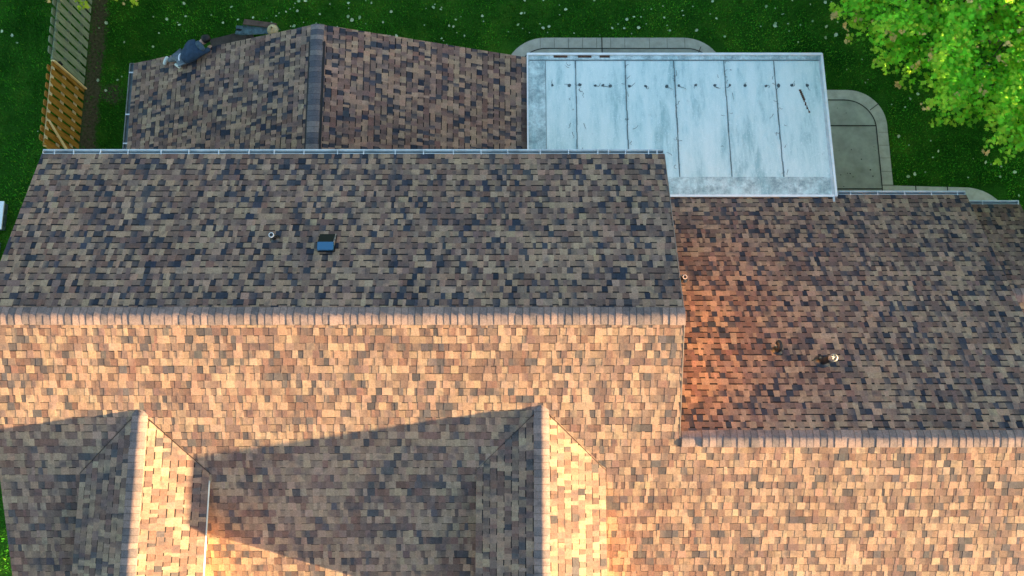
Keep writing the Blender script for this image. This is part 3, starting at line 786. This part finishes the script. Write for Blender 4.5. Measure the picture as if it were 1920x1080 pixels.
skin('trousers', [(*pp(.0,-.02,.17),.145), (*pp(-.08,.03,.15),.10), (*pp(-.25,.0,.11),.082), (*pp(-.36,-.04,.09),.065), (*pp(-.44,-.06,.08),.055),
                  (*pp(.05,-.08,.12),.09), (*pp(.18,-.04,.08),.07)], [(0,1),(1,2),(2,3),(3,4),(0,5),(5,6)], M['jeans'], person)
skin('hair', [(*pp(.50,.40,.30),.095), (*pp(.56,.46,.29),.115), (*pp(.61,.50,.24),.10), (*pp(.63,.52,.19),.085)], [(0,1),(1,2),(2,3)], M['hair'], person)
def shoe(p0, p1, p2):
    o = skin('shoe', [(*pp(*p0),.048), (*pp(*p1),(.045,.05)), (*pp(*p2),.045)], [(0,1),(1,2)], M['shoe'], person); return o
shoe((-.52,-.17,.06), (-.52,-.06,.08), (-.49,.05,.07))
shoe((-.20,-.12,.06), (-.11,-.165,.07), (-.02,-.19,.06))
# hands with fingers on the edge
for hx, hy, hz, dx, dy in ((.12,.17,.04,.3,.9), (.62,.34,.02,.1,1.0)):
    base = pp(hx, hy, hz); V = [(*base,.026)]; E = []
    for k in range(5):
        s_ = (k-2)*.020; L = (.045,.062,.07,.065,.05)[k]; px2 = (base[0]+s_*dy+dx*.045, base[1]-s_*dx+dy*.045, base[2])
        px3 = (px2[0]+dx*L*.5, px2[1]+dy*L*.5, px2[2]-.004); px4 = (px3[0]+dx*L*.4, px3[1]+dy*L*.4, px3[2]-.022)
        i = len(V); V += [(*px2,.010), (*px3,.009), (*px4,.008)]; E += [(0,i), (i,i+1), (i+1,i+2)]
    skin('hand', V, E, M['skin'], person, 1)

# ---------------------------------------------------------------- grass blades
def fast_mesh(name, verts, nper, tint, m, parent=None):
    n = len(verts)//nper; me = bpy.data.meshes.new(name)
    me.vertices.add(len(verts)); me.vertices.foreach_set('co', verts.astype(np.float32).ravel())
    me.loops.add(len(verts)); me.loops.foreach_set('vertex_index', np.arange(len(verts), dtype=np.int32))
    me.polygons.add(n); me.polygons.foreach_set('loop_start', np.arange(n, dtype=np.int32)*nper)
    me.update(calc_edges=True); me.materials.append(m)
    at = me.attributes.new('tint', 'FLOAT_COLOR', 'FACE'); c = np.ones((n,4), np.float32); c[:, :3] = tint; at.data.foreach_set('color', c.ravel())
    o = bpy.data.objects.new(name, me); C.objects.link(o)
    if parent is not None: o.parent = parent; o.matrix_parent_inverse = Matrix.Translation(-Vector(parent.location))
    return o
nr = np.random.default_rng(4)
def blades(N):
    x = nr.uniform(-17, 17, N); y = nr.uniform(4.5, 15, N)
    k0 = N//16; x[:k0] = nr.uniform(-15.5, -9.7, k0); y[:k0] = nr.uniform(-3.5, 4.5, k0)
    keep = ~((x > GL+.3) & (x < GR) & (y < GYN-.2)) & ~((x > -9.6) & (x < 12.2) & (y < 6.2))
    keep &= ~((x > -.3) & (x < 6.0) & (y < 11.75)) & ~((x >= 5.9) & (x < 10.5) & (y < 10.2)) & ~((x > 9) & (x < 13.6) & (y < 7.45))
    keep &= ~((np.abs(x+11.82) < .22) & (nr.random(N) < .85))
    x, y = x[keep], y[keep]; n = len(x)
    # clumping
    cl_ = np.sin(x*2.3+np.sin(y*1.7)*2)*np.sin(y*2.9+np.sin(x*1.3)*2)
    a = nr.uniform(0, 2*np.pi, n); h = nr.uniform(.03, .075, n); w = nr.uniform(.008, .017, n); ln = nr.uniform(.02, .06, n); b_ = nr.uniform(0, 2*np.pi, n)
    V = np.zeros((n,3,3)); V[:,0] = np.stack([x-np.cos(a)*w, y-np.sin(a)*w, np.full(n,GZ)],1); V[:,1] = np.stack([x+np.cos(a)*w, y+np.sin(a)*w, np.full(n,GZ)],1)
    V[:,2] = np.stack([x+np.cos(b_)*ln, y+np.sin(b_)*ln, GZ+h],1)
    cl2 = np.sin(x*.9+np.sin(y*.8+1)*2.2)*np.sin(y*1.1+np.sin(x*.7)*1.8)
    k = (nr.uniform(.45, 1.6, n) * (1+.22*cl_+.30*cl2))[:,None]
    yl = nr.random(n)[:,None] < (.12+.16*np.clip(cl2,0,1))[:,None]
    col = np.where(yl, np.array([[.12,.30,.02]]), np.array([[.040,.225,.014]]))*k
    return fast_mesh('grass', V.reshape(-1,3), 3, col, M['blade'])
tag(blades(230000), 'short dark green lawn around the house', 'grass', kind='stuff')

# ---------------------------------------------------------------- trees
MAPLE = np.array([(0,-.5),(.12,-.3),(.5,-.28),(.34,-.05),(.52,.2),(.24,.18),(0,.55),(-.24,.18),(-.52,.2),(-.34,-.05),(-.5,-.28),(-.12,-.3)])
def sprays(tips, dirs, nleaf, length, size, seed, warm, basecol=(.15,.50,.025)):
    """leaves along short twigs; every leaf is one lobed face with a slight fold"""
    r = np.random.default_rng(seed); T = len(tips)
    tips = np.repeat(tips, nleaf, 0); dirs = np.repeat(dirs, nleaf, 0); n = len(tips)
    f = r.random(n)                                           # 0 at twig tip
    side = np.cross(dirs, [0,0,1.0]); side /= np.linalg.norm(side, axis=1, keepdims=True)+1e-9
    wd = (.05 + .27*f**.7)*length*r.uniform(-1, 1, n)
    c = tips - dirs*(f*length)[:,None] + side*wd[:,None] + np.stack([np.zeros(n), np.zeros(n), r.normal(0, .06, n)-.16*np.abs(wd)],1)
    s = size*r.uniform(.65, 1.25, n)*(.8+.35*f)
    az = np.arctan2(dirs[:,1], dirs[:,0]) + r.normal(0, 1.0, n)
    tx, ty = r.normal(0, .42, n), r.normal(0, .42, n)
    ca, sa = np.cos(az), np.sin(az)
    px = MAPLE[None,:,1]*s[:,None]; py = MAPLE[None,:,0]*s[:,None]*r.uniform(.7,1.0,n)[:,None]
    lx = px*ca[:,None]-py*sa[:,None]; ly = px*sa[:,None]+py*ca[:,None]
    lz = lx*tx[:,None] + ly*ty[:,None] - np.abs(py)*.25
    V = np.stack([lx+c[:,0:1], ly+c[:,1:2], lz+c[:,2:3]], 2).reshape(-1,3)
    k = r.uniform(.55, 1.5, n)[:,None]; base = np.array([basecol])*k
    yel = np.array([[.50,.66,.05]])*r.uniform(.8,1.2,n)[:,None]; org = np.array([[.85,.62,.25]])*r.uniform(.7,1.15,n)[:,None]
    w_ = np.repeat(warm, nleaf)
    col = np.where(((r.random(n) < .22) | (f < .25))[:,None], (base+yel)*.5, base)
    col = np.where(((f < .13) & (w_ > .5))[:,None], org, col)
    return V, col
def tree(name, label, centre, rad, squash, n_out, n_in, seed,  trunk_r=.16, nleaf=34, size=.118, length=.92, want=None, base=(.19,.60,.035)):
    cx, cy, cz = centre
    t = thing(name, label, 'tree', (cx, cy, GZ)); rg = random.Random(seed); r = np.random.default_rng(seed)
    P, D, Wm = [], [], []
    limbs = []
    for i in range(12):
        a = i*2*math.pi/12 + rg.uniform(-.2,.2); e = rg.uniform(.0, 1.1)
        limbs.append((a, e))
    def rad_at(a, e):
        k = 1 + .05*math.sin(a*5+seed) + .09*math.sin(a*23+e*5+seed*2) + .04*math.sin(e*9+a*3)
        return rad*k
    tries = 0
    while len(P) < n_out + n_in and tries < 60000:
        tries += 1
        a = rg.uniform(0, 2*math.pi); e = math.asin(rg.uniform(-.25, 1)); q_ = 1.0 if len(P) < n_out else rg.uniform(.55, .9)
        # clumps: keep more sprays where the limb noise is high
        cn = math.sin(a*9+e*4+seed)*math.sin(e*8-a*5)
        if q_ == 1.0 and cn < -.55: continue
        rr = rad_at(a, e)*q_*rg.uniform(.93, 1.04)
        p = (cx+rr*math.cos(e)*math.cos(a), cy+rr*math.cos(e)*math.sin(a), cz+rr*squash*math.sin(e))
        if want is not None and not want(p): continue
        d = Vector((math.cos(a)*math.cos(e*.6), math.sin(a)*math.cos(e*.6), .15*math.sin(e)-.12)); d.rotate(Matrix.Rotation(rg.uniform(-.5,.5),3,'Z')); d.normalize()
        P.append(p); D.append(tuple(d)); Wm.append(1.0 if rg.random() < .22 else 0.0)
    V, col = sprays(np.array(P), np.array(D), nleaf, length, size, seed, np.array(Wm), base)
    fast_mesh('crown', V, 12, col, M['leaf'], t)
    b = MB(); b.tube([(cx,cy,GZ-.1), (cx+.05,cy,GZ+1.2), (cx-.03,cy+.05,GZ+2.4), (cx,cy,cz+rad*squash*.3), (cx,cy,cz+rad*squash*.75)], [trunk_r*1.35, trunk_r, trunk_r*.85, trunk_r*.5, .03], 12)
    b.build('trunk', M['bark'], t, True)
    b = MB()
    for k, (p, d) in enumerate(zip(P, D)):
        if k % 14: continue
        p = Vector(p); s0 = Vector((cx, cy, min(p.z-.4, cz+rad*squash*.5) if p.z > cz else cz-.2)); s0.z = max(s0.z, GZ+2.2)
        m1 = s0.lerp(p, .35) + Vector((rg.uniform(-.3,.3), rg.uniform(-.3,.3), -.25)); m2 = s0.lerp(p, .7) + Vector((rg.uniform(-.3,.3), rg.uniform(-.3,.3), -.22)); b.tube([s0, m1, m2, p-Vector(d)*.1], [.032,.024,.014,.005], 5, cap=False)
    b.build('limb', M['bark'], t, True)
    return t
tree('maple_tree', 'broad bright green maple with peach-tipped leaves beyond the wing', (13.75,11.8,-19.3), 5.7, .50, 1700, 900, 3, nleaf=40)
tree('young_tree', 'yellow-green tree reaching over the top left corner by the fence', (-10.55,14.15,-20.4), 3.0, .6, 260, 60, 9, .09, 30, base=(.42,.55,.03))

# ---------------------------------------------------------------- fallen leaves, each one a thing of its own
HEART = [(0,-.5),(.28,-.38),(.46,-.08),(.34,.22),(.10,.40),(0,.62),(-.12,.38),(-.36,.2),(-.44,-.1),(-.26,-.4)]
protos = []
for v in range(5):
    rg = random.Random(100+v); b = MB(); s = .11
    L_ = [Vector((x*s*rg.uniform(.75,1.1), y*s, .012+.05*s*abs(x)*4*rg.uniform(-.4,1))) for x, y in HEART]
    c0 = Vector((0,0,.004))
    for i in range(len(L_)): b.face([c0, L_[i], L_[(i+1) % len(L_)]])
    me_o = b.build('fallen_leaf', M['fallen'] if v % 2 else M['fallen2']); protos.append(me_o.data); bpy.data.objects.remove(me_o)
rg = random.Random(2024); cnt = 0
def blocked(x, y):
    return (GL-.2 < x < GR and y < GYN+.9) or (x > -9.7 and x < 12.3 and y < 6.9) or (-.4 < x < 6.1 and y < 11.85) or (5.8 < x < 10.6 and y < 10.4) or (9 < x < 13.8 and y < 7.6) or (-12.9 < x < -11.95)
while cnt < 285:
    x = rg.uniform(-14.6, 14.6); y = rg.uniform(5.0, 13.1)
    if x > 3: dens = .75
    elif x > -9: dens = 1.0
    elif x > -11.9: dens = .55
    else: dens = .18
    if y < 10 and x < 0: dens *= .5
    if rg.random() > .35+.65*(.5+.5*math.sin(x*1.9+math.sin(y*2.1)*1.5)*math.sin(y*1.6+x*.7)): continue
    if blocked(x, y) or rg.random() > dens or (x > 11.5 and y > 8.5 and rg.random() < .6): continue
    o = bpy.data.objects.new('fallen_leaf', protos[cnt % 5]); C.objects.link(o)
    o.location = (x, y, GZ+.055); s = rg.choice((.4,.5,.6,.75,.9,1.15)); o.scale = (s, s*rg.uniform(.6,1), s)
    o.rotation_euler = (rg.uniform(-.5,.5), rg.uniform(-.5,.5), rg.uniform(0,6.28))
    tag(o, 'small pale fallen leaf lying on the dark green lawn', 'leaf', 'pale leaves scattered over the lawn'); cnt += 1

# ---------------------------------------------------------------- unseen house added beyond the right edge, shaped to block sun from the yard
nb = thing('sun_blocker_house', 'unseen house shape added east of the maple to block the sun', 'house', (26,6,GZ))
nx0, nx1 = 21.5, 31.0; xm = (nx0+nx1)/2
for ny0, ny1, nr_z, ne in ((-2.4, 2.1, -16.3, -18.6), (2.1, 24.0, -19.3, -21.2)):
    b = MB(); b.prism([Vector((nx0,ny0,GZ)), Vector((nx1,ny0,GZ)), Vector((nx1,ny0,ne-.1)), Vector((xm,ny0,nr_z-.12)), Vector((nx0,ny0,ne-.1))], (0,ny1-ny0,0)); b.build('wall', M['siding'], nb)
    for sg in (-1,1):
        b = MB(); xe = xm+sg*(xm-nx0+.3); p = [Vector((xe,ny0-.05,ne-.05)), Vector((xe,ny1+.05,ne-.05)), Vector((xm,ny1+.05,nr_z)), Vector((xm,ny0-.05,nr_z))]
        b.prism(p, (0,0,.06), 0, (.15,.12,.10)); b.build('roof', M['shingle'], nb)
